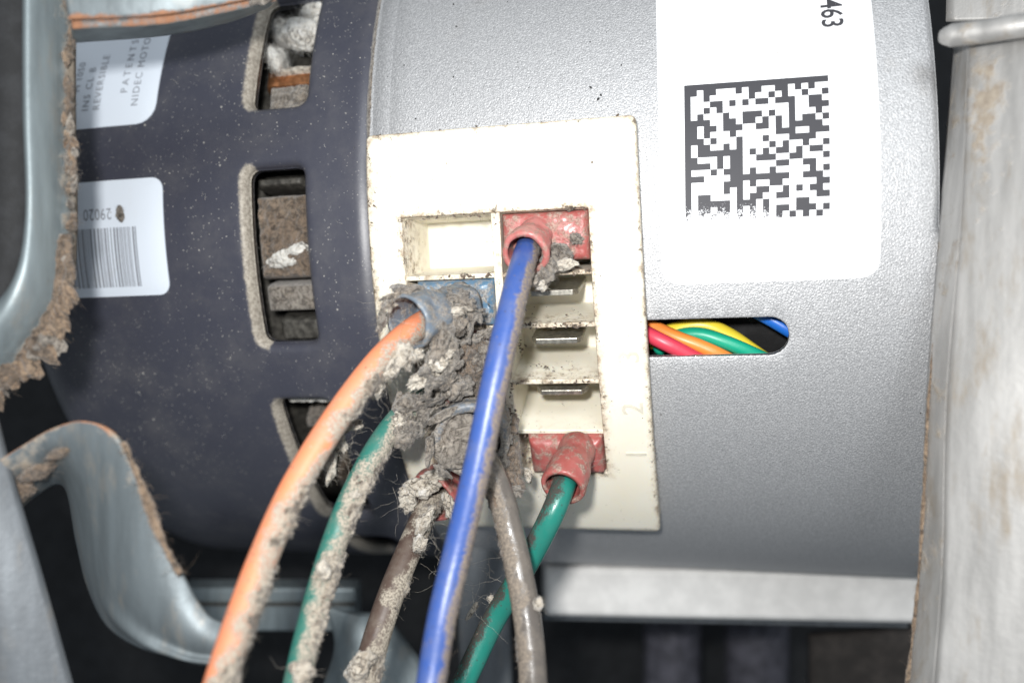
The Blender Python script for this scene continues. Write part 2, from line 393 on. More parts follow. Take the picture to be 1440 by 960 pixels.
M = dict(
    silver=m_silver(), navy=m_navy(), cream=m_cream(), paper=m_paper(), paper2=m_paper('label_film', (.70, .76, .84)),
    ink=m_ink('black_ink', (.045, .045, .052), True), ink2=m_ink('grey_ink', (.25, .265, .30)),
    num=m_plain('shaded_numeral', (.62, .585, .49), .6, 0, 1.5, .1, .03),  # greyer tint paints in the relief shade of the raised digits
    tab=m_plain('tinned_steel', (.50, .48, .42), .34, .9, .6, .3, .05),
    red=m_vinyl('red_vinyl', (.33, .085, .075), .85), pink=m_vinyl('rose_vinyl', (.40, .13, .12), .8), blu=m_vinyl('blue_vinyl', (.075, .155, .24), .95, .05), gbr=m_vinyl('dust_grey_vinyl', (.115, .135, .16), 1.25, .05), gbl=m_vinyl('greyed_blue_vinyl', (.12, .15, .185), .95, .05), drk=m_vinyl('dark_red_vinyl', (.20, .05, .05), .9),
    lint=m_lint('grey_lint', (.245, .22, .19), (.05, .042, .036)), tan=m_lint('tan_lint', (.235, .17, .115), (.075, .048, .032)), pale=m_lint('pale_lint', (.55, .51, .44), (.24, .205, .165)), brown=m_lint('brown_lint', (.165, .122, .088), (.04, .03, .022)), cake=m_lint('caked_dust', (.41, .365, .30), (.07, .053, .041), 2.4), white=m_lint('cotton_lint', (.66, .65, .61), (.42, .40, .36)),
    galv=m_galv('galvanised_steel', (.215, .255, .27), .05), dgalv=m_galv('dirty_galvanised_steel', (.41, .405, .395), .62), leg=m_galv('dull_galvanised_steel', (.145, .17, .182), .35), gray=m_galv('grey_painted_steel', (.15, .165, .18), .0), rail=m_plain('rail_paint', (.74, .73, .71), .6, 0, 4, .08),
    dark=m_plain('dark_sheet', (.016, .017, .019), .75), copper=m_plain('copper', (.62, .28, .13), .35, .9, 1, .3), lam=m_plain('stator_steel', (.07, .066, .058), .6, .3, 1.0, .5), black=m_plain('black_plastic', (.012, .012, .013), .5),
)

# ------------------------------------------------------------------ the setting behind
def quad_box(name, lo, hi, mat, parent=None, smooth=False, **k):
    x0, y0, z0 = lo; x1, y1, z1 = hi
    V = [(x, y, z) for x in (x0, x1) for y in (y0, y1) for z in (z0, z1)]
    Fc = [[0, 1, 3, 2], [4, 6, 7, 5], [0, 4, 5, 1], [2, 3, 7, 6], [0, 2, 6, 4], [1, 5, 7, 3]]
    return sharp(mk(name, V, Fc, mat, parent, smooth, **k))
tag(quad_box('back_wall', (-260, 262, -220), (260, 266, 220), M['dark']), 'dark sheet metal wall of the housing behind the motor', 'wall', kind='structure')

# ------------------------------------------------------------------ blower motor
motor = empty('blower_motor', S(np.array(0.), np.array(-90.), np.array(70.)), 'round silver and navy blower motor with white terminal block on its side', 'motor')
RS, RN, RP = 70.8, 70.0, 74.0
UB = -6.4
def silver_prof(u):
    return np.where(u < -5.9, -.45, np.where(u < -3.2, -.10, 0.0))
V, Fc, uv, lp, _ = curved_sheet(RS, (UB, 84), (-180, 180), [dict(rect=(68.7, 90, -9, 100), rad=1.5, rings=[(0, -.9), (.3, -.4), (.7, -.12), (1.1, 0)], wall=1.0), dict(rect=(-1.6, 26.6, -36.2, -3.4), rad=.4, rings=[(0, 0), (.2, 0)], wall=1), dict(rect=(29.6, 50.85, -21.15, -16.75), rad=2.6, rings=[(0, -.16), (.08, -.04), (.2, 0)], wall=.6)],
                                rprof=silver_prof, ulines=(-6.1, -5.9, -5.6, -3.3, -3.1))
shell = mk('silver_shell', V, Fc, M['silver'], motor, attrs={'dust': lp})
nr = [(0, -1.7), (.05, -1.35), (.16, -.95), (.34, -.6), (.6, -.32), (.9, -.13), (1.25, -.03), (1.7, 0)]
nh = [dict(rect=(-26.2, -17.2, t0, t1), rad=1.6, rings=nr, wall=.8) for t0, t1 in ((34.6, 56.5), (10.9, 27.6), (-18.9, 3.1), (-50.0, -26.9), (-78, -58))]
def navy_prof(u):
    x = np.clip((u-(-9.0))/1.9, 0, 1); return -.55*x**2-np.clip((-62-u)/8, 0, 1)**2*4
V, Fc, uv, lp, _ = curved_sheet(RN, (-69, -7.1), (-180, 180), nh, rprof=navy_prof, ulines=(-9, -8.6, -8.2, -7.8, -7.4, -68, -66, -64, -62))
# lint settles on the left and upper rims of the vents and near the rolled edge
left = np.clip((-25.0-uv[:, 0])/1.6, 0, 1)
dust = np.clip(lp*1.25, 0, 1)*np.where(left > 0, .45+.55*left, .12)
navy = mk('end_shell', V, Fc, M['navy'], motor, attrs={'dust': dust})
# end discs close the drum
for nm, u, r, mt in (('end_disc', 66.0, 69.8, M['navy']), ('end_disc', -69.6, 65.6, M['navy'])):
    th = np.linspace(-180, 180, 97)[:-1]; V = np.vstack([S(np.full(96, u), th, np.full(96, r)), S(np.array(u), np.array(0.), np.array(0.))])
    mk(nm, V, [[i, (i+1) % 96, 96] for i in range(96)], mt, motor)
# dusty seam between the shells
th = np.linspace(-120, 120, 481); seam = []
for u, r in ((-7.35, 69.2), (-7.1, 69.95), (-6.75, 70.25), (-6.35, 70.35), (-6.05, 70.0)):
    seam.append(S(np.full(481, u)+.10*fz(np.stack([th*.4, th*0, th*0], 1), 1., 3, u), th, np.full(481, r)+.12*fz(np.stack([th, th*0, th*0], 1), 2., 3, u)))
V = np.vstack(seam); mk('seam_dust', V, [[a*481+i, a*481+i+1, (a+1)*481+i+1, (a+1)*481+i] for a in range(4) for i in range(480)], M['lint'], motor)['kind'] = 'stuff'

# stator seen through the vents
def rough_block(name, u0, u1, t0, t1, r0, r1, mat, amp=.25, mm=1.2, seed=1.0, n=26, rounding=.8):
    us = np.linspace(0, 1, n); ts = np.linspace(0, 1, n); V = []
    uu, tt = np.meshgrid(us, ts, indexing='ij'); uu = uu.ravel(); tt = tt.ravel()
    k = 65*D2R
    du = np.minimum(uu, 1-uu)*(u1-u0); dt = np.minimum(tt, 1-tt)*(t1-t0)*k; e = np.minimum(du, dt)
    edge = np.sqrt(np.clip(1-(1-np.clip(e/rounding, 0, 1))**2, 0, 1))
    top = S(u0+uu*(u1-u0), t0+tt*(t1-t0), np.full(len(uu), 0.0)+r0)
    nz = fz(top, 1/mm, 5, seed)
    V = S(u0+uu*(u1-u0)+.12*nz, t0+tt*(t1-t0), r0+(r1-r0)*edge+amp*nz*edge)
    I = np.arange(n*n).reshape(n, n); Fc = np.stack([I[:-1, :-1], I[1:, :-1], I[1:, 1:], I[:-1, 1:]], -1).reshape(-1, 4).tolist()
    return mk(name, V, Fc, mat, motor)
th = np.linspace(-180, 180, 145); V = np.vstack([S(np.full(145, u), th, np.full(145, 58.0)) for u in (-60, -8)])
mk('stator_core', V, [[i, i+1, 146+i, 145+i] for i in range(144)], M['lam'], motor)
# second vent
rough_block('winding_bar', -27.0, -18.7, 1.1, 3.0, 60, 66.0, M['lam'], .1, 1.5, 2.0)
rough_block('slot_liner', -18.9, -16.9, .4, 3.4, 60, 66.6, M['pale'], .1, 1.5, 3.0)
rough_block('copper_winding', -17.5, -16.4, -1.6, .9, 60, 66.4, M['copper'], .05, 1.0, 4.0)
w2 = rough_block('winding', -26.8, -17.3, -11.3, .6, 58, 67.2, M['brown'], .55, 1.1, 5.0, 48, 1.2)
rough_block('winding_tape', -26.4, -17.0, -15.6, -11.3, 58, 66.6, M['lint'], .06, 1.4, 6.0)
rough_block('slot_wedge', -25.2, -17.6, -19.8, -16.0, 58, 66.0, M['lam'], .08, 1.4, 7.0)
# first vent
rough_block('winding', -25.6, -18.2, 10.4, 16.0, 58, 66.4, M['lint'], .4, 1.0, 8.0, 40, 1.0)
rough_block('copper_winding', -27, -16.5, 15.5, 19.0, 58, 65.4, M['copper'], .15, 2.0, 9.0)
rough_block('slot_liner', -25.5, -16.6, 17.2, 19.0, 58, 66.2, M['pale'], .3, 1.0, 9.5)
cl = [clump(S(np.array(u), np.array(t), np.array(r)), a, 2.0, b, ro, sd, 5, .30, .9, 1400, .8) for u, t, r, a, b, ro, sd in
      ((-20.5, 23.5, 66.5, 3.6, 2.6, -.3, 1.), (-24.3, 19.4, 66.6, 1.5, 2.0, .2, 2.), (-18.5, 27.0, 66.5, 3.0, 2.4, .1, 3.), (-25.4, 25.8, 65.0, 1.8, 2.2, .4, 4.))]
V, Fc = merge(cl); mk('cotton_lint', V, Fc, M['white'], motor)['kind'] = 'stuff'
cl = [clump(S(np.array(-22.0), np.array(-8.2), np.array(67.0)), 2.6, .9, 1.3, .25, 5., 5, .4, 1.0, 500, .6), clump(S(np.array(-19.5), np.array(-6.9), np.array(67.0)), 1.5, .8, .9, .25, 6., 4, .4, 1.0, 300, .6)]
V, Fc = merge(cl); mk('cotton_lint', V, Fc, M['white'], motor)['kind'] = 'stuff'
# third vent
rough_block('winding', -26.6, -17.4, -29.2, -27.0, 58, 66.8, M['white'], .35, 1.0, 10.0)
rough_block('slot_liner', -26.0, -23.0, -35.2, -33.2, 58, 64.5, M['lint'], .2, 1.0, 11.0)
rough_block('winding', -23.6, -17.4, -48.5, -44.0, 58, 66.2, M['brown'], .3, 1.0, 12.0)
rough_block('slot_wedge', -26.6, -22.0, -41.5, -38.2, 58, 65.0, M['lam'], .1, 1.0, 13.0)

# ---- stickers on the motor
def sticker(R, u0, u1, t0, t1, rad, mat):
    V, Fc, uv, lp, _ = curved_sheet(R+.10, (u0, u1), (t0, t1), outer=dict(rad=rad, rings=[(0, -.03), (.15, 0)], wall=.08))
    return mk('paper_label', V, Fc, mat, motor)
def lettering(par, text, size, u, t, ang, R, mat, space=1.0, wid=1.0, name='lettering', depth=0.0, fat=0.0):
    """flat print: text starts at u, t (deg) and runs at ang degrees (0 = along the shaft, 90 = up round it)"""
    c = bpy.data.curves.new('t', 'FONT'); c.body = text; c.size = size; c.space_character = space; c.resolution_u = 3
    if depth: c.extrude = depth
    if fat: c.offset = fat; c.align_x = 'RIGHT'
    o = bpy.data.objects.new('t', c); COL.objects.link(o); dg = bpy.context.evaluated_depsgraph_get()
    me = bpy.data.meshes.new_from_object(o.evaluated_get(dg)); v = np.array([q.co[:] for q in me.vertices]); f = [list(p.vertices) for p in me.polygons]
    bpy.data.objects.remove(o); bpy.data.curves.remove(c); bpy.data.meshes.remove(me)
    v[:, 0] *= wid; ca, sa = math.cos(ang*D2R), math.sin(ang*D2R)
    x = v[:, 0]*ca-v[:, 1]*sa; y = v[:, 0]*sa+v[:, 1]*ca
    return mk(name, S(u+x, t+y/(R*D2R), R+v[:, 2]), f, mat, par, smooth=False, attrs={'worn': np.zeros(len(v)), 'dirt': np.zeros(len(v))})
lab = sticker(RN, -60, -41.9, 9.9, 44, 3.2, M['paper2']); RL = RN+.16
for tx, sz, u, t, sp in (('NIDEC MOTOR CORP', 1.75, -45.2, 12.4, 1.22), ('PATENTS PEND', 1.75, -47.4, 14.4, 1.55), ('REVERSIBLE', 1.7, -52.0, 12.3, 1.2), ('INS CL B', 1.7, -54.0, 12.3, 1.25), ('M 1050', 1.7, -56.2, 15.2, 1.1)):
    lettering(lab, tx, sz, u, t, 90, RL, M['ink2'], sp)
lab = sticker(RN, -60, -39.95, -11.9, 2.8, 1.9, M['paper2'])
lettering(lab, '29020', 2.5, -48.9, -.75, 180, RL, M['ink2'], 1.05, .78)
bars = []; u = -58.0; rb = random.Random(3)
while u < -44.7:
    wd = rb.choice((.13, .13, .2, .34)); wd = min(wd, -44.5-u); V, Fc = [], []
    for k in range(7):
        t = -10.7+7.5*k/6; V += [S(np.array(u), np.array(t), np.array(RL)), S(np.array(u+wd), np.array(t), np.array(RL))]
    bars.append((np.array(V), [[2*k, 2*k+1, 2*k+3, 2*k+2] for k in range(6)])); u += wd+rb.choice((.14, .2, .2, .34))
V, Fc = merge(bars); mk('bar_code', V, Fc, M['ink2'], lab)
V, Fc = clump(S(np.array(-47.3), np.array(-1.6), np.array(70.3)), .7, .35, 1.1, .1, 21., 4, .4, 1.2, 30, .6); mk('lint', V, Fc, M['lint'], lab)['kind'] = 'stuff'
lab = sticker(RS, 34.4, 61.65, -12.9, 48, 2.3, M['paper']); RL = RS+.16
lettering(lab, '0463', 3.7, 55.5, 13.5, -90, RL, M['ink'], 1.0, .78, 'lettering', 0.0, .05)
rows = ['', '2 5 6 7 9 12 13 16 18 20 21', '1 2 4 5 6 7 8 9 11 12 14 16 17 19 20', '1 2 3 6 8 10 13 17 18 21', '1 2 4 6 7 8 9 10 11 12 13 14 15 17 18',
        '1 3 4 5 7 8 12 14 15 17 18 19 21', '4 5 8 11 13 15 17 20', '2 5 9 10 13 15 21', '2 4 5 6 8 9 10 11 12 13 17 18', '3 5 6 7 9 10 11 13 14 15 20 21',
        '1 4 5 7 9 10 11 12 14 16 17 19 20', '1 9 11 13 16 18 21', '2 3 4 6 9 10 14 15 18 19 20', '4 6 9 10 11 12 13 16 17 20 21', '1 2 3 5 9 11 12 14 15 16 17 18 20',
        '3 4 5 6 16 17 21', '1 2 3 4 5 9 11 12 15 16 17 18 19', '1 2 3 4 5 7 9 10 13 14 16 18 21', '1 4 5 6 7 9 12 13 16 17 18 19', '1 7 11 13 14 15 16 19 20 21', '1 4 7 9 11 13 16 20', '1 3 5 7 9 11 13 15 17 19 21']
V, Fc, W = [], [], []; md = .8158
for r_, ws in enumerate(rows):
    wh = set(map(int, ws.split()))
    for c_ in range(22):
        if c_ in wh: continue
        b = len(V)
        for dr_, dc_ in ((0, 0), (0, 1), (1, 1), (1, 0)):
            uu = 37.85+(c_+dc_)*md-(r_+dr_)*.011; tt = 8.41-((r_+dr_)*md+(c_+dc_)*.011)/(RS*D2R)
            V.append(S(np.array(uu), np.array(tt), np.array(RL))); W.append(np.clip(((r_+dr_)-16.5-max(0, (c_-11))*.45)/5.0, 0, 1)*.50)
        Fc.append([b, b+3, b+2, b+1])
mk('matrix_code', V, Fc, M['ink'], lab, smooth=False, attrs={'worn': W})

# ---- terminal block
WARP[0] = True
u0, u1, t0, t1 = -5.6, 32.4, -46.2, 4.85
HU0, HU1, HT0, HT1 = -.55, 25.5, -35.2, -4.3
V, Fc, uv, lp, loops = curved_sheet(RP, (u0, u1), (t0, t1), [dict(rect=(HU0, HU1, HT0, HT1), rad=.25, rings=[(0, -.16), (.08, -.04), (.22, 0), (.9, 0), (2.2, 0)], wall=12.2)],
                                    outer=dict(rad=.9, rings=[(0, -.55), (.12, -.2), (.4, 0), (1.3, 0)], wall=3.2), du=1.5, da=1.5)
ub = uv[:, 0]; tb = uv[:, 1]/(RP*D2R)
edge = np.minimum.reduce([ub-u0, u1-ub, (tb-t0)*RP*D2R, (t1-tb)*RP*D2R])
d = np.clip(lp*.62, 0, 1)
d = np.maximum(d, np.clip(.70-edge/2.4, 0, 1)*np.where(ub < 0, 1.0, .8)); d = np.maximum(d, np.clip((HU0-ub)/5, 0, .42)*(tb > -14)*np.clip(1-(ub-u0)/5, 0, 1))
back = loops[0]; cidx = [V[i] for i in back]
block = mk('terminal_block', V, Fc+[back[::-1]] if False else Fc, M['cream'], motor, attrs={'dirt': d}); sharp(block, 40)
block['label'] = 'cream plastic terminal block with two columns of blade sockets'
V, Fc = sbox(HU0-.3, HU1+.3, HT0-.4, HT1+.4, 60.0, 62.0, 2, 24); mk('socket_floor', V, Fc, M['cream'], block, smooth=False, attrs={'dirt': np.full(len(V), .08)})
def divider(a, b, c, e, top, dirt, nu=8, nt=2):
    V, Fc = sbox(a, b, c, e, 61.8, top, nu, nt); o = sharp(mk('divider', V, Fc, M['cream'], block, attrs={'dirt': np.r_[np.full(len(V)//2, dirt), np.full(len(V)//2, -.15)]})); return bevel(o, .09)
divider(12.0, 13.2, HT0, HT1, 73.75, .42, 2, 26)
edges = [-4.3, -10.85, -16.45, -22.95, -29.4, -35.2]
for k, t in enumerate(edges[1:-1]):
    divider(HU0-.2, 12.05, t-.25, t+.25, 73.6, (.50, .7, .6, .6)[k]); divider(13.15, HU1+.2, t-.25, t+.25, 73.6, (.62, .60, .55, .30)[k])
def blade(ua, ub_, t, tip, dirt=0):
    h = .40/(72*D2R); ch = 1.0
    out = [(ua, 61.8), (ub_, 61.8), (ub_, tip-ch), (ub_-ch*.7, tip), (ua+ch*.7, tip), (ua, tip-ch)]
    V = [S(np.array(x), np.array(t+s), np.array(r)) for s in (h, -h) for x, r in out]; n = 6
    Fc = [list(range(n)), list(range(2*n-1, n-1, -1))]+[[i, i+n, (i+1) % n+n, (i+1) % n] for i in range(n)]
    return bevel(sharp(mk('metal_tab', V, Fc, M['tab'], block, smooth=False)), .12)
blade(16.2, 23.4, -13.0, 73.2); blade(16.3, 23.5, -18.4, 72.9); blade(16.4, 23.6, -24.6, 72.8)
blade(3, 10, -13.0, 72.5); blade(3, 10, -18.6, 72.5); blade(3, 10, -25, 72.5); blade(3, 10, -31.5, 72.5); blade(16, 23.5, -6.5, 72); blade(16, 23.5, -31.5, 72)
for tx, t, u in (('3', -20.8, 31.2), ('2', -26.9, 31.3), ('1', -33.0, 31.3)):
    lettering(block, tx, 4.2, u, t, 90, RP+.02, M['num'], 1, 1, 'numeral', .13)
# grit caught along the socket edges
gr = []
def grit(ua, ub_, ta, tb_, r, n, s0=.10, s1=.32):
    for _ in range(n):
        c = S(np.array(random.uniform(ua, ub_)), np.array(random.uniform(ta, tb_)), np.array(r)); s = random.uniform(s0, s1)*random.uniform(.5, 1)
        gr.append(clump(c, s*random.uniform(.8, 2), s*.7, s*random.uniform(.6, 1.2), random.uniform(-1, 1), random.uniform(0, 50), 2, .6, 1.3, 2 if random.random() < .4 else 0, .8))
grit(13.3, 25.3, -11.2, -10.6, 73.6, 22); grit(13.3, 25.4, -16.8, -16.2, 73.6, 26); grit(13.3, 25.4, -23.2, -22.7, 73.6, 14, .08, .2); grit(12.0, 13.3, -30, -16, 73.75, 42); grit(12, 13.3, -16, -5, 73.75, 10, .05, .15)
grit(1, 11.5, -4.6, -4.1, 73.9, 26, .06, .2); grit(22.5, 25.3, -4.7, -4.0, 73.9, 12); grit(4, 12, -11.2, -10.5, 73.6, 16); grit(21, 25.3, -35.2, -33.8, 73.9, 22); grit(13.3, 14.5, -34, -30, 73.3, 12)
grit(13.4, 24.5, -15.8, -14.6, 71.5, 10, .05, .16); grit(15.8, 22, -22.2, -21.0, 72.0, 16, .05, .16); grit(13.4, 15, -21.5, -19.0, 69.5, 14, .06, .16)
grit(-5.5, -4.2, -6, 4.3, 74.0, 14, .06, .22); grit(-5, 31, 4.5, 4.9, 73.8, 30, .05, .16); grit(32.2, 32.6, -45, 4, 73.2, 40, .04, .12); grit(-4, 30, -44, 3, 74.0, 26, .03, .09)
V, Fc = merge(gr); mk('grit', V, Fc, M['brown'], block)['kind'] = 'stuff'

WARP[0] = False
# grit and lint specks lying on the shells
gr = []
for _ in range(34):
    u_, t_ = random.uniform(-5, 33), random.uniform(5.5, 24); s = .04+.12*random.random()**3
    gr.append(clump(S(np.array(u_), np.array(t_), np.array(RS+.05)), s*random.uniform(.8, 1.8), s*.5, s, random.uniform(-1, 1), random.uniform(0, 50), 2, .6, 1.3, 0))
V, Fc = merge(gr); mk('grit', V, Fc, M['black'], motor)['kind'] = 'stuff'
pts, nn = [], []
for _ in range(420):
    u_, t_ = random.uniform(-60, -8), random.uniform(-40, 28)
    if -29 < u_ < -15 and any(a-3 < t_ < b+3 for a, b in ((10.9, 27.6), (-18.9, 3.1), (-50, -26.9))): continue
    if u_ < -39 and (t_ > 9 or -13 < t_ < 4): continue
    p = S(np.array(u_), np.array(t_), np.array(RN+.06)); pts.append(p); nn.append(np.cross(AX, [0, 0, 1])*0)
V, Fc = fibres(np.array(pts), np.array(nn), .55, .028, .5, 3); mk('loose_fibres', V, Fc, M['white'], motor)['kind'] = 'stuff'

# ------------------------------------------------------------------ lead wires in the cable slot
def thin_wire(label, pts, dia, mat):
    p, s = resample(catmull([P(*q) for q in pts], 14), .5)
    V, Fc, _ = tube(p, dia/2, 18); o = mk('thin_wire', V, Fc, mat, attrs={'dust': np.zeros(len(V))}); tag(o, label, 'wire', 'wires inside the cable slot'); return o
def clean(name, c):
    k = NT(name); k.set(Base_Color=c, Roughness=.38, Normal=k.bump(k.noise(.8, 2), .05, .3)); return k.m
thin_wire('red insulated wire inside the cable slot, lowest of the bundle', [(893, 460, 111.5), (925, 477, 109.6), (955, 492, 109.2), (1000, 516, 109.6), (1060, 545, 112)], 2.2, clean('red_wire_skin', (.58, .045, .08)))
thin_wire('orange insulated wire inside the cable slot', [(905, 452, 113), (948, 473, 110.8), (985, 487, 109.8), (1022, 504, 109.6), (1080, 536, 112)], 2.0, clean('orange_wire_skin', (.78, .24, .045)))
thin_wire('green insulated wire inside the cable slot', [(925, 492, 114.5), (950, 474, 112.4), (983, 470, 110.9), (1020, 481, 109.9), (1060, 498, 109.7), (1120, 526, 111)], 2.05, clean('green_wire_skin', (.01, .34, .21)))
thin_wire('yellow insulated wire inside the cable slot', [(912, 482, 115.5), (945, 465, 113.5), (985, 457, 112), (1022, 470, 111.4), (1062, 497, 111.2), (1110, 530, 112)], 2.3, clean('yellow_wire_skin', (.76, .60, .045)))
thin_wire('blue insulated wire at the round end of the cable slot', [(1045, 428, 110.5), (1086, 450, 109), (1118, 469, 108.4), (1160, 494, 109)], 2.0, clean('blue_wire_skin', (.015, .14, .58)))
V, Fc = sbox(14, 62, -30, -8, 58, 60.5, 4, 12); mk('inner_liner', V, Fc, M['black'], motor, smooth=False)

# ------------------------------------------------------------------ plug-in leads
def lead(name, label, ctrl, dia, mat, side=0.0, gain=.8, off=.25, namp=.8, crust_lo=.45, crust_h=.55, seed=1.0, lintmat='lint', crustmask=None, hair=1500, group='leads plugged into the terminal block'):
    """ctrl: points in mm. side: which way the dust sits round the lead (radians/pi, 0 right, .5 front)"""
    root = empty(name, ctrl[0], label, 'wire', group)
    p, s = resample(catmull(ctrl, 16), .22); seg = 52
    V, Fc, an = tube(p, dia/2, seg)
    L = s[-1]; a = np.tile(an, len(p)); ss = np.repeat(s, seg)
    ang = np.cos(a-side*math.pi)
    n1 = fz(np.stack([ss, np.cos(a)*dia*.5, np.sin(a)*dia*.5], 1), .22, 4, seed); n2 = fz(np.stack([ss, np.cos(a)*dia*.5, np.sin(a)*dia*.5], 1), 2.0, 5, seed+7)
    dust = gain*(ang-off)+namp*n1
    ins = mk('insulation', V, Fc, mat, root, attrs={'dust': np.clip(dust+.22, 0, 1)})
    # caked crust: only where the dust is thick, raised and ragged
    mk_ = dust-crust_lo+.35*n2+(crustmask(ss/L) if crustmask else 0)
    hgt = np.clip(mk_, 0, .6)/.6; rm = (-.06+crust_h*hgt*(.55+.9*np.clip(n2+.35, 0, 1.2))).reshape(len(p), seg)
    Vc, _, _ = tube(p, dia/2, seg, False, rm)
    I = np.arange(len(p)*seg).reshape(len(p), seg); on = (mk_ > 0).reshape(len(p), seg)
    Q = np.stack([I[:-1], np.roll(I, -1, 1)[:-1], np.roll(I, -1, 1)[1:], I[1:]], -1); o4 = on[:-1] & np.roll(on, -1, 1)[:-1] & np.roll(on, -1, 1)[1:] & on[1:]
    fq = Q[o4]
    if len(fq):
        used, inv = np.unique(fq, return_inverse=True); vv = Vc[used]; ff = inv.reshape(-1, 4).tolist(); parts = [(vv, ff)]
        ii = RNG.integers(0, len(vv), hair*2//3); ctr = np.repeat(p, seg, 0)[used]; nn = vv[ii]-ctr[ii]; nn /= np.linalg.norm(nn, axis=1)[:, None]
        parts.append(fibres(vv[ii], nn, .32, .015, .8))
        i2 = RNG.integers(0, len(vv), hair//40); nn = vv[i2]-ctr[i2]; nn /= np.linalg.norm(nn, axis=1)[:, None]
        parts.append(fibres(vv[i2], nn, 1.9, .014, .5, 6))
        Vm, Fm = merge(parts); mk('caked_lint', Vm, Fm, M[lintmat], root)['kind'] = 'stuff'
    return root
def sleeve(root, ctrl, r0, r1, mat, wall=.75, wrinkle=.12, seed=1.0, name='terminal_sleeve', squash=1.0):
    """open-ended vinyl barrel round the end of a lead"""
    p, s = resample(catmull(ctrl, 10), .35); m = len(p); rad = np.linspace(r0, r1, m); x = s/s[-1]
    seg = 40; rad = rad*(1-.10*np.exp(-((x-.35)/.18)**2))
    rad = rad-np.clip((x-.93)/.07, 0, 1)**2*.22
    ss = np.repeat(s, seg); an = np.tile(np.arange(seg)*2*math.pi/seg, m)
    rm = wrinkle*fz(np.stack([ss, np.cos(an)*r1, np.sin(an)*r1], 1), .55, 4, seed).reshape(m, seg)
    Vo, Fo, _ = tube(p, rad, seg, False, rm); k = max(3, m//2)
    pi_ = p[k:]; Vi, Fi, _ = tube(pi_, np.full(len(pi_), r1-wall), seg, False, rm[k:]*.5)
    b = len(Vo); Fi = [[i+b for i in q][::-1] for q in Fi]; V = np.vstack([Vo, Vi])
    rim = [[(m-1)*seg+j, (m-1)*seg+(j+1) % seg, b+(len(pi_)-1)*seg+(j+1) % seg, b+(len(pi_)-1)*seg+j] for j in range(seg)]
    plug = [[b+j for j in range(seg)]]; cap0 = [list(range(seg))[::-1]]
    return mk(name, V, Fo+Fi+rim+plug+cap0, mat, root)
def housing(*a, **k):
    WARP[0] = True; o = housing_(*a, **k); WARP[0] = False; return o
def housing_(root, u0, u1, t0, t1, r0, r1, mat, seed=1.0, rnd=1.3, amp=.12, name='terminal_housing'):
    n = 36; q = np.linspace(0, 1, n); uu, tt = np.meshgrid(q, q, indexing='ij'); uu = uu.ravel(); tt = tt.ravel(); k = 72*D2R
    e = np.minimum(np.minimum(uu, 1-uu)*(u1-u0), np.minimum(tt, 1-tt)*(t1-t0)*k)
    h = np.sqrt(np.clip(1-(1-np.clip(e/rnd, 0, 1))**2, 0, 1)); base = S(u0+uu*(u1-u0), t0+tt*(t1-t0), np.full(n*n, 72.))
    nz = fz(base, .5, 4, seed)
    V = S(u0+uu*(u1-u0), t0+tt*(t1-t0), r1-rnd*(1-h)*1.0+amp*nz)
    Vb = S(u0+uu*(u1-u0), t0+tt*(t1-t0), np.full(n*n, r0)); I = np.arange(n*n).reshape(n, n)
    Fc = np.stack([I[:-1, :-1], I[1:, :-1], I[1:, 1:], I[:-1, 1:]], -1).reshape(-1, 4).tolist()
    bo = list(I[:, 0])+list(I[-1, 1:])+list(I[-2::-1, -1])+list(I[0, -2:0:-1]); m = len(bo); V = np.vstack([V, Vb[bo]])
    Fc += [[bo[i], bo[(i+1) % m], n*n+(i+1) % m, n*n+i][::-1] for i in range(m)]
    return mk(name, V, Fc, mat, root)
def lints(root, items, mat, sub=4, hairs=60, rough=.5, hl=1.0, name='lint'):
    cl = [clump(P(x, y, Y), sx*Y/F, sy, sz*Y/F, ro, random.uniform(0, 90), sub, rough, 1.2, hairs, hl) for x, y, Y, sx, sz, ro, sy in items]
    V, Fc = merge(cl); o = mk(name, V, Fc, M[mat], root); o['kind'] = 'stuff'; return o

def rope(root, pts, rad, mat, seed=1.0, hairs=300, name='lint_fringe', flat=1.0):
    """a ragged continuous roll of lint along an edge (pts: survey marks with depth)"""
    p, s_ = resample(catmull([P(*q) for q in pts], 12), .3); seg = 30
    ss = np.repeat(s_, seg); an = np.tile(np.arange(seg)*2*math.pi/seg, len(p)); q = np.stack([ss, np.cos(an)*rad, np.sin(an)*rad], 1)
    rm = rad*(.95*fz(q, .22, 3, seed)+.35*fz(q, 1.0, 3, seed+2)-.25*np.abs(fz(q, 2.4, 3, seed+4)))
    V, Fc, _ = tube(p, rad, seg, True, rm.reshape(len(p), seg)); c = np.repeat(p, seg, 0)
    ii = RNG.integers(0, len(V), hairs); nn = V[ii]-c[ii]; nn /= np.linalg.norm(nn, axis=1)[:, None]+1e-9
    V, Fc = merge([(V, Fc), fibres(V[ii], nn, .8, .016, .7)]); o = mk(name, V, Fc, M[mat], root); o['kind'] = 'stuff'; return o
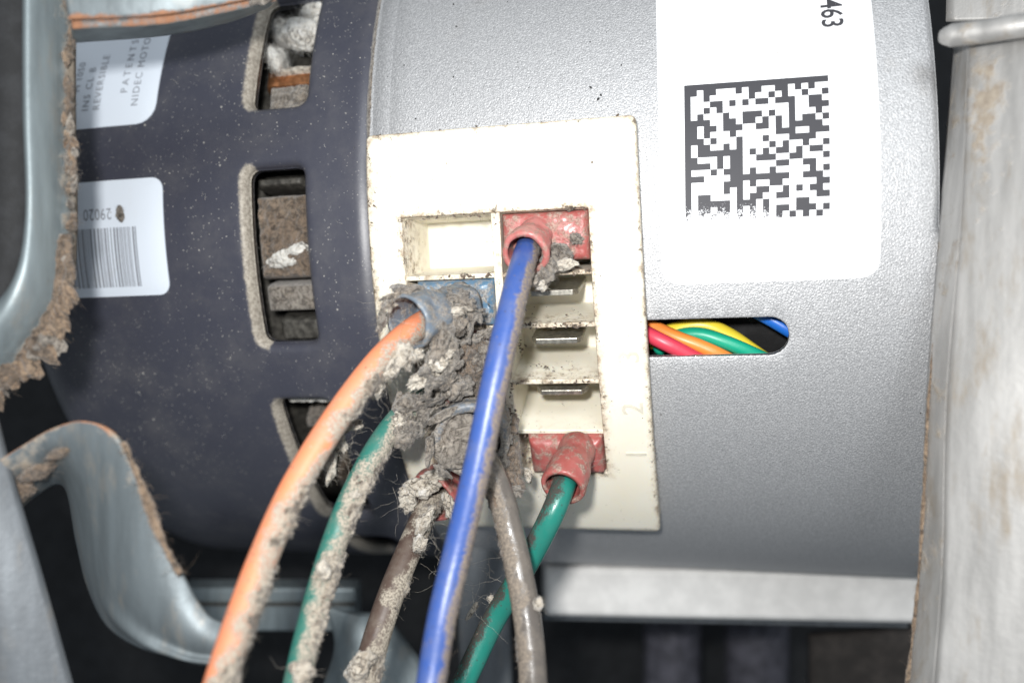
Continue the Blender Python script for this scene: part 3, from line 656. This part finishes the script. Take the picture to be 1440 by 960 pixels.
def felt(root, A, B, mat, amp=.9, thr=-.30, seed=1.0, n=110, hairs=500, bulge=1.0, name='felt_lint'):
    """a torn draped sheet of matted lint between two edge lines"""
    V, Fc, T, Sx = grid_sheet([P(*q) for q in A], [P(*q) for q in B], n, n, bulge)
    wq = V+.8*np.stack([fz(V, .5, 2, seed+1), fz(V, .5, 2, seed+2), fz(V, .5, 2, seed+3)], 1)
    nz = fz(wq, .42, 4, seed); nr_ = np.abs(fz(wq, 1.1, 3, seed+4)); e = np.minimum(np.minimum(T, 1-T), np.minimum(Sx, 1-Sx))
    keep = nz+.25*nr_+np.clip(e*5, 0, 1)*.75-.55 > thr
    V = V.copy(); V[:, 1] -= amp*nz-amp*.55*nr_+.12*fz(V, 4.0, 2, seed+6)-(1-np.clip(e*6, 0, 1))*1.2
    fq = np.array(Fc); fq = fq[keep[fq].all(1)]; used, inv = np.unique(fq, return_inverse=True); vv = V[used]; ff = inv.reshape(-1, 4).tolist()
    ii = RNG.integers(0, len(vv), hairs); nn = np.tile([0, -1.0, -.2], (hairs, 1))
    Vm, Fm = merge([(vv, ff), fibres(vv[ii], nn, .9, .014, .8)]); o = mk(name, Vm, Fm, M[mat], root); o['kind'] = 'stuff'; return o

m_or = m_wire('orange_insulation', (.70, .225, .105), .55, amp=1.1); m_g1 = m_wire('green_insulation', (.016, .15, .12), .42); m_br = m_wire('brown_insulation', (.070, .042, .033), .5, amp=1.1)
m_bl = m_wire('blue_insulation', (.032, .080, .29), .38, (.085, .115, .25), (.26, .21, .165)); m_gr = m_wire('grey_insulation', (.10, .09, .082), .22, (.19, .165, .14), (.25, .21, .17)); m_g2 = m_wire('bright_green_insulation', (.013, .185, .145), .28, (.04, .19, .155), (.06, .052, .045))

# blue lead, top socket of the right column
r = lead('plug_lead', 'blue insulated lead with red plug in the top socket, crossing in front of the block', [P(744, 345, 103), P(738, 362, 99.5), P(726, 405, 95), P(706, 490, 91.5), P(688, 575, 90), P(668, 670, 89), P(643, 775, 88), P(622, 865, 86), P(606, 960, 84), P(585, 1090, 80)], 3.25, m_bl, side=.0, gain=1.3, off=.36, namp=.45, crust_lo=.62, crust_h=.16, seed=2., lintmat='brown', hair=900)
h = housing(r, 13.5, 25.4, -9.6, -4.5, 67, 74.2, M['red'], 2., 1.0, .18)
sleeve(h, [P(757, 326, 106), P(748, 340, 103.5), P(738, 357, 100)], 2.6, 3.15, M['pink'], .8, .15, 3.)
lints(r, [(788, 356, 102.8, 18, 13, -.6, 1.0), (772, 375, 101.3, 11, 16, .4, 1.0), (810, 336, 102.8, 9, 8, -.4, .6), (768, 388, 100.5, 9, 13, .6, .9), (750, 395, 99, 8, 9, 0, .8)], 'lint', 4, 90, .55, .9)
lints(r, [(760, 400, 100.5, 7, 10, .5, .7), (795, 372, 102, 16, 8, .2, .7)], 'pale', 4, 50, .5, .8)
# orange lead, blue flag plug, second socket of the left column
r = lead('plug_lead', 'orange insulated lead caked with pale lint, running from a blue plug', [P(624, 444, 106), P(600, 452, 102), P(566, 476, 98.5), P(525, 518, 95), P(468, 596, 91.5), P(412, 690, 88), P(366, 795, 85), P(328, 900, 82.5), P(302, 985, 80), P(270, 1100, 77)], 3.35, m_or, side=.05, gain=.75, off=-.12, namp=.9, crust_lo=.50, crust_h=.34, seed=4., lintmat='cake', crustmask=lambda x: np.where(x < .14, -.6, .12*np.sin(x*9)), hair=2600)
h = housing(r, 1.0, 12.0, -16.2, -11.2, 67, 74.8, M['blu'], 4., 1.2, .3)
sleeve(h, [P(655, 428, 105.5), P(628, 436, 102.5), P(596, 446, 98.8), P(572, 454, 96.5)], 2.9, 3.7, M['gbl'], .55, .35, 5.)
lints(r, [(566, 414, 97, 26, 6, .25, .8), (640, 428, 101, 22, 10, -.3, 1.3), (618, 478, 97.5, 13, 26, -.2, 1.3), (640, 458, 99.5, 18, 17, .3, 1.3), (537, 452, 96.8, 6, 16, -.3, .7)], 'lint', 5, 160, .6, 1.0)
lints(r, [(568, 503, 96, 15, 16, .5, 1.2), (552, 520, 95, 18, 10, .8, 1.2), (585, 498, 97, 13, 9, .3, 1.0), (640, 437, 98.6, 22, 6, 0, .9), (622, 505, 97.5, 22, 12, .6, 1.2), (600, 530, 99, 26, 10, .5, 1.2), (530, 545, 95.5, 16, 10, 1.0, 1.2)], 'pale', 5, 140, .6, 1.0)
felt(r, [(528, 405, 97), (560, 398, 98.5), (610, 396, 100.5), (690, 402, 103)], [(536, 470, 97), (572, 432, 96), (612, 440, 97.5), (690, 452, 102.5)], 'lint', .7, .10, 31., 130, 400, 1.2)
felt(r, [(596, 415, 98), (600, 460, 97), (590, 510, 97), (545, 560, 97)], [(690, 425, 103), (672, 480, 101), (655, 530, 101), (610, 580, 102)], 'lint', 1.2, .04, 33., 150, 700, 1.4)
# green lead, third socket of the left column
r = lead('plug_lead', 'dull green lead with patchy lint beside the orange lead', [P(612, 545, 108), P(590, 562, 105), P(558, 592, 102), P(522, 645, 98.5), P(484, 725, 95), P(454, 815, 92), P(430, 905, 89), P(412, 990, 86.5), P(392, 1100, 83)], 3.15, m_g1, side=.0, gain=.7, off=.0, namp=.95, crust_lo=.45, crust_h=.32, seed=6., lintmat='cake', hair=2400)
h = housing(r, 3, 12.0, -22.5, -16.9, 67, 74.6, M['drk'], 6., 1.2, .4)
sleeve(h, [P(660, 515, 109), P(635, 528, 107), P(606, 548, 104.5)], 2.6, 3.0, M['drk'], .6, .4, 7.)
lints(r, [(655, 478, 103, 24, 12, .4, 1.4), (668, 500, 104, 16, 26, -.2, 1.5), (640, 545, 102, 22, 18, .5, 1.5), (600, 570, 103.5, 24, 15, .6, 1.3), (660, 535, 105, 22, 16, .2, 1.2), (570, 612, 101, 16, 12, .8, 1.0), (688, 470, 105, 12, 8, 0, 1.0)], 'lint', 5, 150, .65, 1.0)
lints(r, [(465, 655, 96, 8, 22, -.15, .9), (480, 622, 97, 8, 14, .3, .9), (495, 600, 98, 14, 7, .5, .7), (456, 800, 90.5, 10, 11, .2, .9), (425, 945, 86.5, 16, 15, .2, 1.0), (562, 595, 100.5, 8, 14, .4, .8), (500, 695, 95, 9, 6, 0, .6)], 'pale', 4, 90, .6, .9)
lints(r, [(648, 470, 104.5, 16, 10, .3, .9), (660, 492, 104.8, 9, 9, 0, .7)], 'brown', 4, 40, .6, .8)
felt(r, [(640, 470, 102), (632, 520, 102), (612, 565, 103)], [(712, 462, 105), (706, 520, 106), (690, 560, 107)], 'brown', 1.0, -.05, 35., 120, 400, 1.2)
felt(r, [(560, 545, 101), (545, 585, 100.5), (535, 615, 100)], [(640, 560, 104), (605, 600, 102), (575, 640, 101)], 'lint', .8, -.2, 36., 90, 400, 1.0)
# grey lead, blue plug with round barrel, fourth socket of the left column
r = lead('plug_lead', 'dusty grey lead hanging just to the right of the blue lead', [P(668, 616, 110), P(674, 628, 104), P(690, 662, 99.5), P(706, 702, 98.5), P(719, 752, 97.5), P(735, 830, 95), P(746, 905, 93), P(751, 980, 91), P(755, 1100, 88)], 3.4, m_gr, side=.92, gain=.8, off=.15, namp=.7, crust_lo=.55, crust_h=.2, seed=8., lintmat='brown', hair=900)
h = housing(r, 1.2, 12.0, -29.0, -23.3, 67, 74.6, M['blu'], 8., 1.2, .3)
sleeve(h, [P(672, 585, 112), P(668, 600, 108), P(662, 620, 102.5)], 4.6, 5.2, M['gbr'], 1.25, .45, 9.)
lints(r, [(652, 621, 102.9, 41, 42, .1, .8)], 'lint', 5, 60, .22, .5, 'dirt_plug')
lints(r, [(622, 584, 101.8, 24, 7, .5, .7), (604, 630, 101.2, 6, 20, -.1, .6), (660, 572, 102.4, 26, 5, .05, .6), (622, 662, 101.6, 14, 5, -.7, .5), (712, 612, 103.5, 8, 14, .2, .8), (708, 648, 103, 9, 10, .3, .8), (724, 692, 99.5, 11, 9, .2, .7)], 'lint', 4, 100, .6, .9)
lints(r, [(757, 850, 93, 7, 10, .2, .7), (742, 668, 108, 6, 12, .2, .6)], 'pale', 3, 40, .5, .8)
felt(r, [(690, 570, 105), (700, 640, 104), (700, 690, 101)], [(735, 575, 106), (735, 640, 105), (745, 700, 103)], 'brown', .8, -.0, 38., 90, 300, .8)
# brown lead, red plug, bottom socket of the left column
r = lead('plug_lead', 'brown insulated lead with pale lint, from a red plug low on the block', [P(622, 682, 118), P(606, 704, 113), P(583, 755, 107.5), P(552, 830, 102.5), P(527, 905, 99), P(507, 980, 96), P(480, 1085, 92)], 3.5, m_br, side=.08, gain=.5, off=.05, namp=.9, crust_lo=.45, crust_h=.3, seed=10., lintmat='cake', hair=1800, crustmask=lambda x: np.where(x > .82, .35, 0))
h = housing(r, .5, 12.0, -35.0, -29.6, 67, 74.6, M['red'], 10., 1.2, .3)
sleeve(h, [P(650, 662, 119), P(632, 676, 116.5), P(607, 700, 112.5)], 3.1, 3.9, M['red'], .6, .4, 11.)
lints(r, [(588, 685, 110, 26, 15, .2, 1.1), (575, 705, 109.5, 12, 16, -.2, 1.0), (612, 668, 110.5, 22, 8, .15, 1.0), (598, 735, 105.5, 10, 22, -.4, .9), (590, 765, 104, 9, 12, -.3, .7), (632, 712, 108, 8, 16, .2, .8)], 'pale', 4, 110, .65, 1.0)
lints(r, [(505, 940, 95, 17, 26, -.3, 1.0), (520, 925, 95.5, 10, 9, 0, .7)], 'pale', 4, 90, .4, .7)
# bright green lead, bottom socket of the right column
r = lead('plug_lead', 'bright green lead in a clean red plug in the bottom right socket', [P(806, 645, 112), P(798, 668, 107.5), P(789, 692, 104.5), P(774, 728, 103.5), P(750, 775, 105), P(720, 828, 107), P(692, 876, 107.5), P(662, 938, 106.5), P(618, 1030, 104)], 3.2, m_g2, side=.92, gain=1.0, off=.55, namp=.5, crust_lo=.70, crust_h=.16, seed=12., lintmat='brown', hair=700)
h = housing(r, 14.6, 25.35, -34.9, -29.7, 67, 75.4, M['red'], 12., 1.9, .08)
sleeve(h, [P(812, 630, 113), P(808, 642, 110.5), P(800, 662, 107.2), P(791, 686, 104.6)], 2.7, 3.15, M['red'], .75, .06, 13.)
lints(r, [(690, 842, 109, 5, 6, 0, .5), (664, 858, 110, 4, 16, -.6, .5), (778, 706, 109.5, 5, 4, 0, .4)], 'pale', 3, 30, .5, .9)

# ------------------------------------------------------------------ metalwork around the motor
def sheet(name, A, B, mat, par=None, nu=60, nv=20, bulge=0, t=.8, rust=None, dust=None, extra=None):
    V, Fc, T, Sx = grid_sheet([P(*q) for q in A], [P(*q) for q in B], nu, nv, bulge, (0, -1, 0), extra)
    z = np.zeros(len(V)); o = mk(name, V, Fc, mat, par, attrs={'rust': rust(T, Sx) if rust else z, 'dust': dust(T, Sx) if dust else z}); solid(o, t, -1)
    return o
br = empty('mounting_bracket', P(70, 500, 90), 'galvanised steel motor bracket with rusty strap and lint along its edge, upper left', 'bracket')
sheet('arm', [(36, -80, 91), (36, 150, 91), (40, 300, 91), (16, 400, 90), (-70, 470, 90)], [(108, -80, 95), (107, 150, 95), (109, 330, 95), (96, 430, 94), (40, 512, 93), (-40, 575, 93)], M['galv'], br, 90, 30, 4.0, .9, dust=lambda T, Sx: np.clip((T-.70)/.30, 0, 1)*.85)
sheet('strap', [(95, -60, 88), (250, -60, 90), (420, -70, 93)], [(100, 28, 88.5), (220, 22, 90), (300, 8, 91.5), (385, -10, 93)], M['leg'], br, 60, 20, .6, .9, rust=lambda T, Sx: np.clip((T-.86)/.12, 0, 1)*.7)
sheet('strap_flange', [(100, 28.2, 88.5), (220, 22.2, 90), (300, 8.2, 91.5), (385, -9.8, 93)], [(100, 50, 94), (230, 40, 95.5), (310, 24, 97), (372, 2, 98)], M['galv'], br, 60, 10, 0, .9, rust=lambda T, Sx: np.clip((.22-T)/.2, 0, 1)*.6, dust=lambda T, Sx: np.clip((T-.6)/.4, 0, 1)*.4)
edge_ = catmull([np.array(q, float) for q in ((101, -30, 0), (102, 60, 0), (101, 150, 0), (104, 240, 0), (104, 330, 0), (94, 425, 0), (66, 478, 0), (35, 510, 0), (-20, 552, 0))], 40)
for mat_, cnt, sd in (('tan', 50, 1), ('lint', 18, 2), ('brown', 30, 3)):
    rr_ = random.Random(sd); items = []
    for _ in range(cnt):
        q = edge_[rr_.randrange(len(edge_))]; low = np.clip((q[1]-330)/120, 0, 1); g = rr_.uniform(2.5, 6)*(1+1.3*low)
        items.append((q[0]-rr_.uniform(-1, 9)-4*low, q[1]+rr_.uniform(-6, 6), 92.6-low, g*rr_.uniform(.7, 1.2), g*rr_.uniform(1.2, 3.0), rr_.uniform(-.25, .25)+.75*low, .55))
    lints(br, items, mat_, 4, 60, .38, .5, 'lint_fringe')
rope(br, [(92, 330, 92.5), (82, 420, 92.0), (55, 465, 91.5), (20, 510, 91.5), (-30, 545, 91.5)], 0.75, 'brown', 42., 500)
lints(br, [(35, 490, 92.0, 34, 14, .75, 1.4), (5, 530, 92.0, 30, 16, .7, 1.4), (62, 455, 92.5, 22, 12, .9, 1.2)], 'brown', 5, 160, .55, 1.0, 'lint_fringe')
lints(br, [(380, -12, 92, 30, 10, .5, 1.2), (350, 6, 96, 14, 5, .3, .8)], 'lint', 4, 60, .5, .9, 'lint_fringe')

leg = empty('bracket_leg', P(150, 900, 88), 'bent galvanised bracket leg with rusty brown edge, lower left', 'bracket')
def ridge(V, t):
    V = V.copy(); g = np.clip((np.linspace(0, 1, V.shape[0])-.6)/.2, 0, 1)[:, None]; V[..., 1] -= g*(1.5*np.exp(-((t-.24)/.08)**2))[None]; V[..., 1] += (.5*np.sin(np.linspace(0, 9, V.shape[0])))[:, None]*t[None]; return V
sheet('arm', [(-40, 790, 97), (10, 735, 96), (55, 695, 95), (90, 685, 95), (106, 760, 95), (122, 825, 94), (150, 880, 92), (200, 912, 90), (262, 925, 89), (330, 930, 89)], [(-40, 672, 87), (20, 632, 87), (70, 603, 87), (118, 592, 87), (162, 610, 87), (190, 658, 87), (210, 708, 86.5), (232, 766, 86), (256, 808, 86), (276, 846, 86), (300, 872, 86), (345, 880, 86)], M['leg'], leg, 150, 36, 2.4, .9, rust=lambda T, Sx: np.clip((T-.93)/.07, 0, 1)*np.where(Sx < .4, .95, .4), dust=lambda T, Sx: np.maximum(np.clip((T-.78)/.2, 0, 1)*.55*(Sx < .62), np.clip((.30-Sx)/.08, 0, 1)*.62), extra=ridge)
rope(leg, [(172, 622, 86), (190, 660, 86), (205, 700, 85.5), (216, 730, 85.2), (230, 766, 85), (246, 794, 85), (254, 806, 85)], .4, 'tan', 43., 300)
lints(leg, [(52, 660, 89.5, 30, 14, .5, .9), (20, 690, 90, 26, 20, .4, 1.0), (85, 636, 88, 20, 8, .3, .6)], 'brown', 5, 260, .35, .6, 'lint_fringe')

o = sheet('sheet_panel', [(-150, 500, 86), (-150, 700, 86), (-150, 1050, 86)], [(-14, 540, 88), (18, 665, 88), (58, 800, 88), (110, 985, 88)], M['gray'], None, 40, 30, 3.0, 1.2, dust=lambda T, Sx: np.clip((T-.95)/.05, 0, 1)*.3)
tag(o, 'curved grey painted steel panel in the lower left corner', 'panel')

rp = empty('housing_panel', P(1330, 960, 95), 'tall scuffed whitish galvanised housing panel standing at the right of the motor', 'panel')
sheet('folded_edge', [(1340, 62, 99), (1323, 290, 97), (1314, 400, 96.5), (1302, 560, 96), (1292, 800, 95), (1274, 985, 94)], [(1362, 62, 93.5), (1352, 300, 92.5), (1331, 560, 92), (1325, 800, 91), (1311, 985, 90)], M['dgalv'], rp, 70, 12, .3, .8, dust=lambda T, Sx: .30+.2*np.sin(Sx*14)**2)
sheet('face', [(1362, 62, 93.4), (1352, 300, 92.4), (1331, 560, 91.9), (1325, 800, 90.9), (1311, 985, 89.9)], [(1600, 40, 80), (1600, 300, 79), (1600, 560, 79), (1600, 800, 79), (1600, 985, 79)], M['dgalv'], rp, 70, 30, .8, .8, dust=lambda T, Sx: np.clip(.62*np.exp(-((Sx-.09)/.09)**2), 0, 1)*np.exp(-((T-.12)/.13)**2)+.12+.22*np.exp(-((Sx-.3)/.25)**2)*(T < .3))
rope(rp, [(1318, 430, 96), (1306, 560, 95.2), (1300, 680, 94.8), (1294, 780, 94.4), (1285, 880, 94), (1272, 990, 93.5)], .2, 'tan', 44., 160)
o = sheet('upper_panel', [(1332, -60, 104), (1330, 30, 104)], [(1600, -60, 92), (1600, 30, 92)], M['dgalv'], None, 20, 20, .4, .8, dust=lambda T, Sx: .35+0*T)
tag(o, 'dirty steel panel above the rod in the top right corner', 'panel')
p, s = resample(catmull([P(1322, 52, 93), P(1380, 45, 90), P(1440, 36, 87), P(1560, 20, 83)], 12), .4)
V, Fc, _ = tube(p, np.r_[.7, 1.0, 1.15, np.full(len(p)-3, 1.35)], 24); o = mk('metal_rod', V, Fc, M['dgalv'], attrs={'rust': np.zeros(len(V)), 'dust': np.full(len(V), .42)})
tag(o, 'short pale steel rod with rounded end at the top right', 'rod')

rl = empty('support_rail', (30, 158, -50), 'pale flat support rail running under the silver shell', 'rail')
def rail(name, x0, x1, z0, z1, Y, dep, par, mat, bev=1.2, yaw=-.06):
    xm = (x0+x1)/2; V = []
    for x in (x0, x1):
        for y in (Y, Y+dep):
            for z in (z0, z1): V.append((x, y+(x-xm)*yaw, z))
    Fc = [[0, 1, 3, 2], [4, 6, 7, 5], [0, 4, 5, 1], [2, 3, 7, 6], [0, 2, 6, 4], [1, 5, 7, 3]]
    return bevel(sharp(mk(name, V, Fc, mat, par, attrs={'rust': [0]*8, 'dust': [.25]*8})), bev, 3)
rail('bar', 6.5, 79, -54.2, -44.3, 152, 14, rl, M['rail'])
rail('lower_flange', 6.5, 79, -57.0, -54.6, 158, 10, rl, M['gray'], .3)
r2 = empty('cross_bar', P(370, 850, 150), 'blurred galvanised bar behind the orange and green leads at the bottom', 'bar')
rail('bar', -64, -30, -55.6, -47.2, 150, 6, r2, M['galv'], .6, 0); rail('fold', -64, -30, -50.4, -49.9, 149.2, 1, r2, M['lam'], .1, 0)
o = sheet('guide_plate', [(455, 850, 140), (470, 910, 138), (440, 1000, 136)], [(540, 860, 142), (590, 925, 140), (640, 1000, 138)], M['galv'], None, 20, 12, 1.5, .8); tag(o, 'small bent galvanised plate behind the brown lead at the bottom', 'plate')
o = sheet('upright_tab', [(640, 740, 146), (644, 880, 146), (650, 1000, 146)], [(712, 740, 146), (718, 880, 146), (722, 1000, 146)], M['gray'], None, 20, 12, 1.5, .8); tag(o, 'grey steel upright behind the blue and grey leads', 'bracket')
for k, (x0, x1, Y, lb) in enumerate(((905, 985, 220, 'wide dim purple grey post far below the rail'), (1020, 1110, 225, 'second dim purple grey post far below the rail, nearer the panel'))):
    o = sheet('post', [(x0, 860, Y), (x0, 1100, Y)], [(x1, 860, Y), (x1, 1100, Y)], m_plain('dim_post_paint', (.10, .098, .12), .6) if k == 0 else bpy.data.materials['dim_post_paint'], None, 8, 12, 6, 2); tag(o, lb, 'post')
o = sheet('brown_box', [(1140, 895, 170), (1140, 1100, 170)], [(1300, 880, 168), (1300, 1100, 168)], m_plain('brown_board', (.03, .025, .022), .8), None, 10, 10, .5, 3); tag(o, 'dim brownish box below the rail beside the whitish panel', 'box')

o = sheet('dark_plate', [(-260, -90, 104), (-260, 300, 104), (-260, 620, 106)], [(34, -90, 101), (36, 300, 102), (10, 520, 104)], M['dark'], None, 12, 8, 1.0, 1.0); tag(o, 'dark sheet at the far left behind the galvanised bracket arm', 'plate')  # near-black in its own colour

def stray(root, marks, n, length, mat='pale'):
    pts = np.array([P(*marks[i % len(marks)])+RNG.normal(size=3)*1.2 for i in range(n)]); nn = RNG.normal(size=(n, 3))*np.array([1, .3, 1])
    V, Fc = fibres(pts, nn, length, .018, .28, 10); o = mk('stray_hairs', V, Fc, M[mat], root); o['kind'] = 'stuff'
leads = [o for o in bpy.data.objects if o.type == 'EMPTY' and o.name.startswith('plug_lead')]
stray(leads[1], [(560, 500, 95), (600, 440, 97), (640, 470, 98), (545, 450, 96)], 34, 4.5)
stray(leads[2], [(600, 560, 101), (500, 640, 96), (480, 620, 96), (560, 600, 100)], 34, 4.0)
stray(leads[4], [(575, 700, 108), (600, 740, 105), (625, 800, 104), (640, 820, 104)], 40, 4.5)
stray(leads[5], [(690, 800, 108), (680, 860, 107), (770, 700, 106), (820, 660, 109)], 26, 3.5)
stray(leads[0], [(780, 360, 101), (760, 330, 102), (800, 340, 101.5)], 16, 3.0)
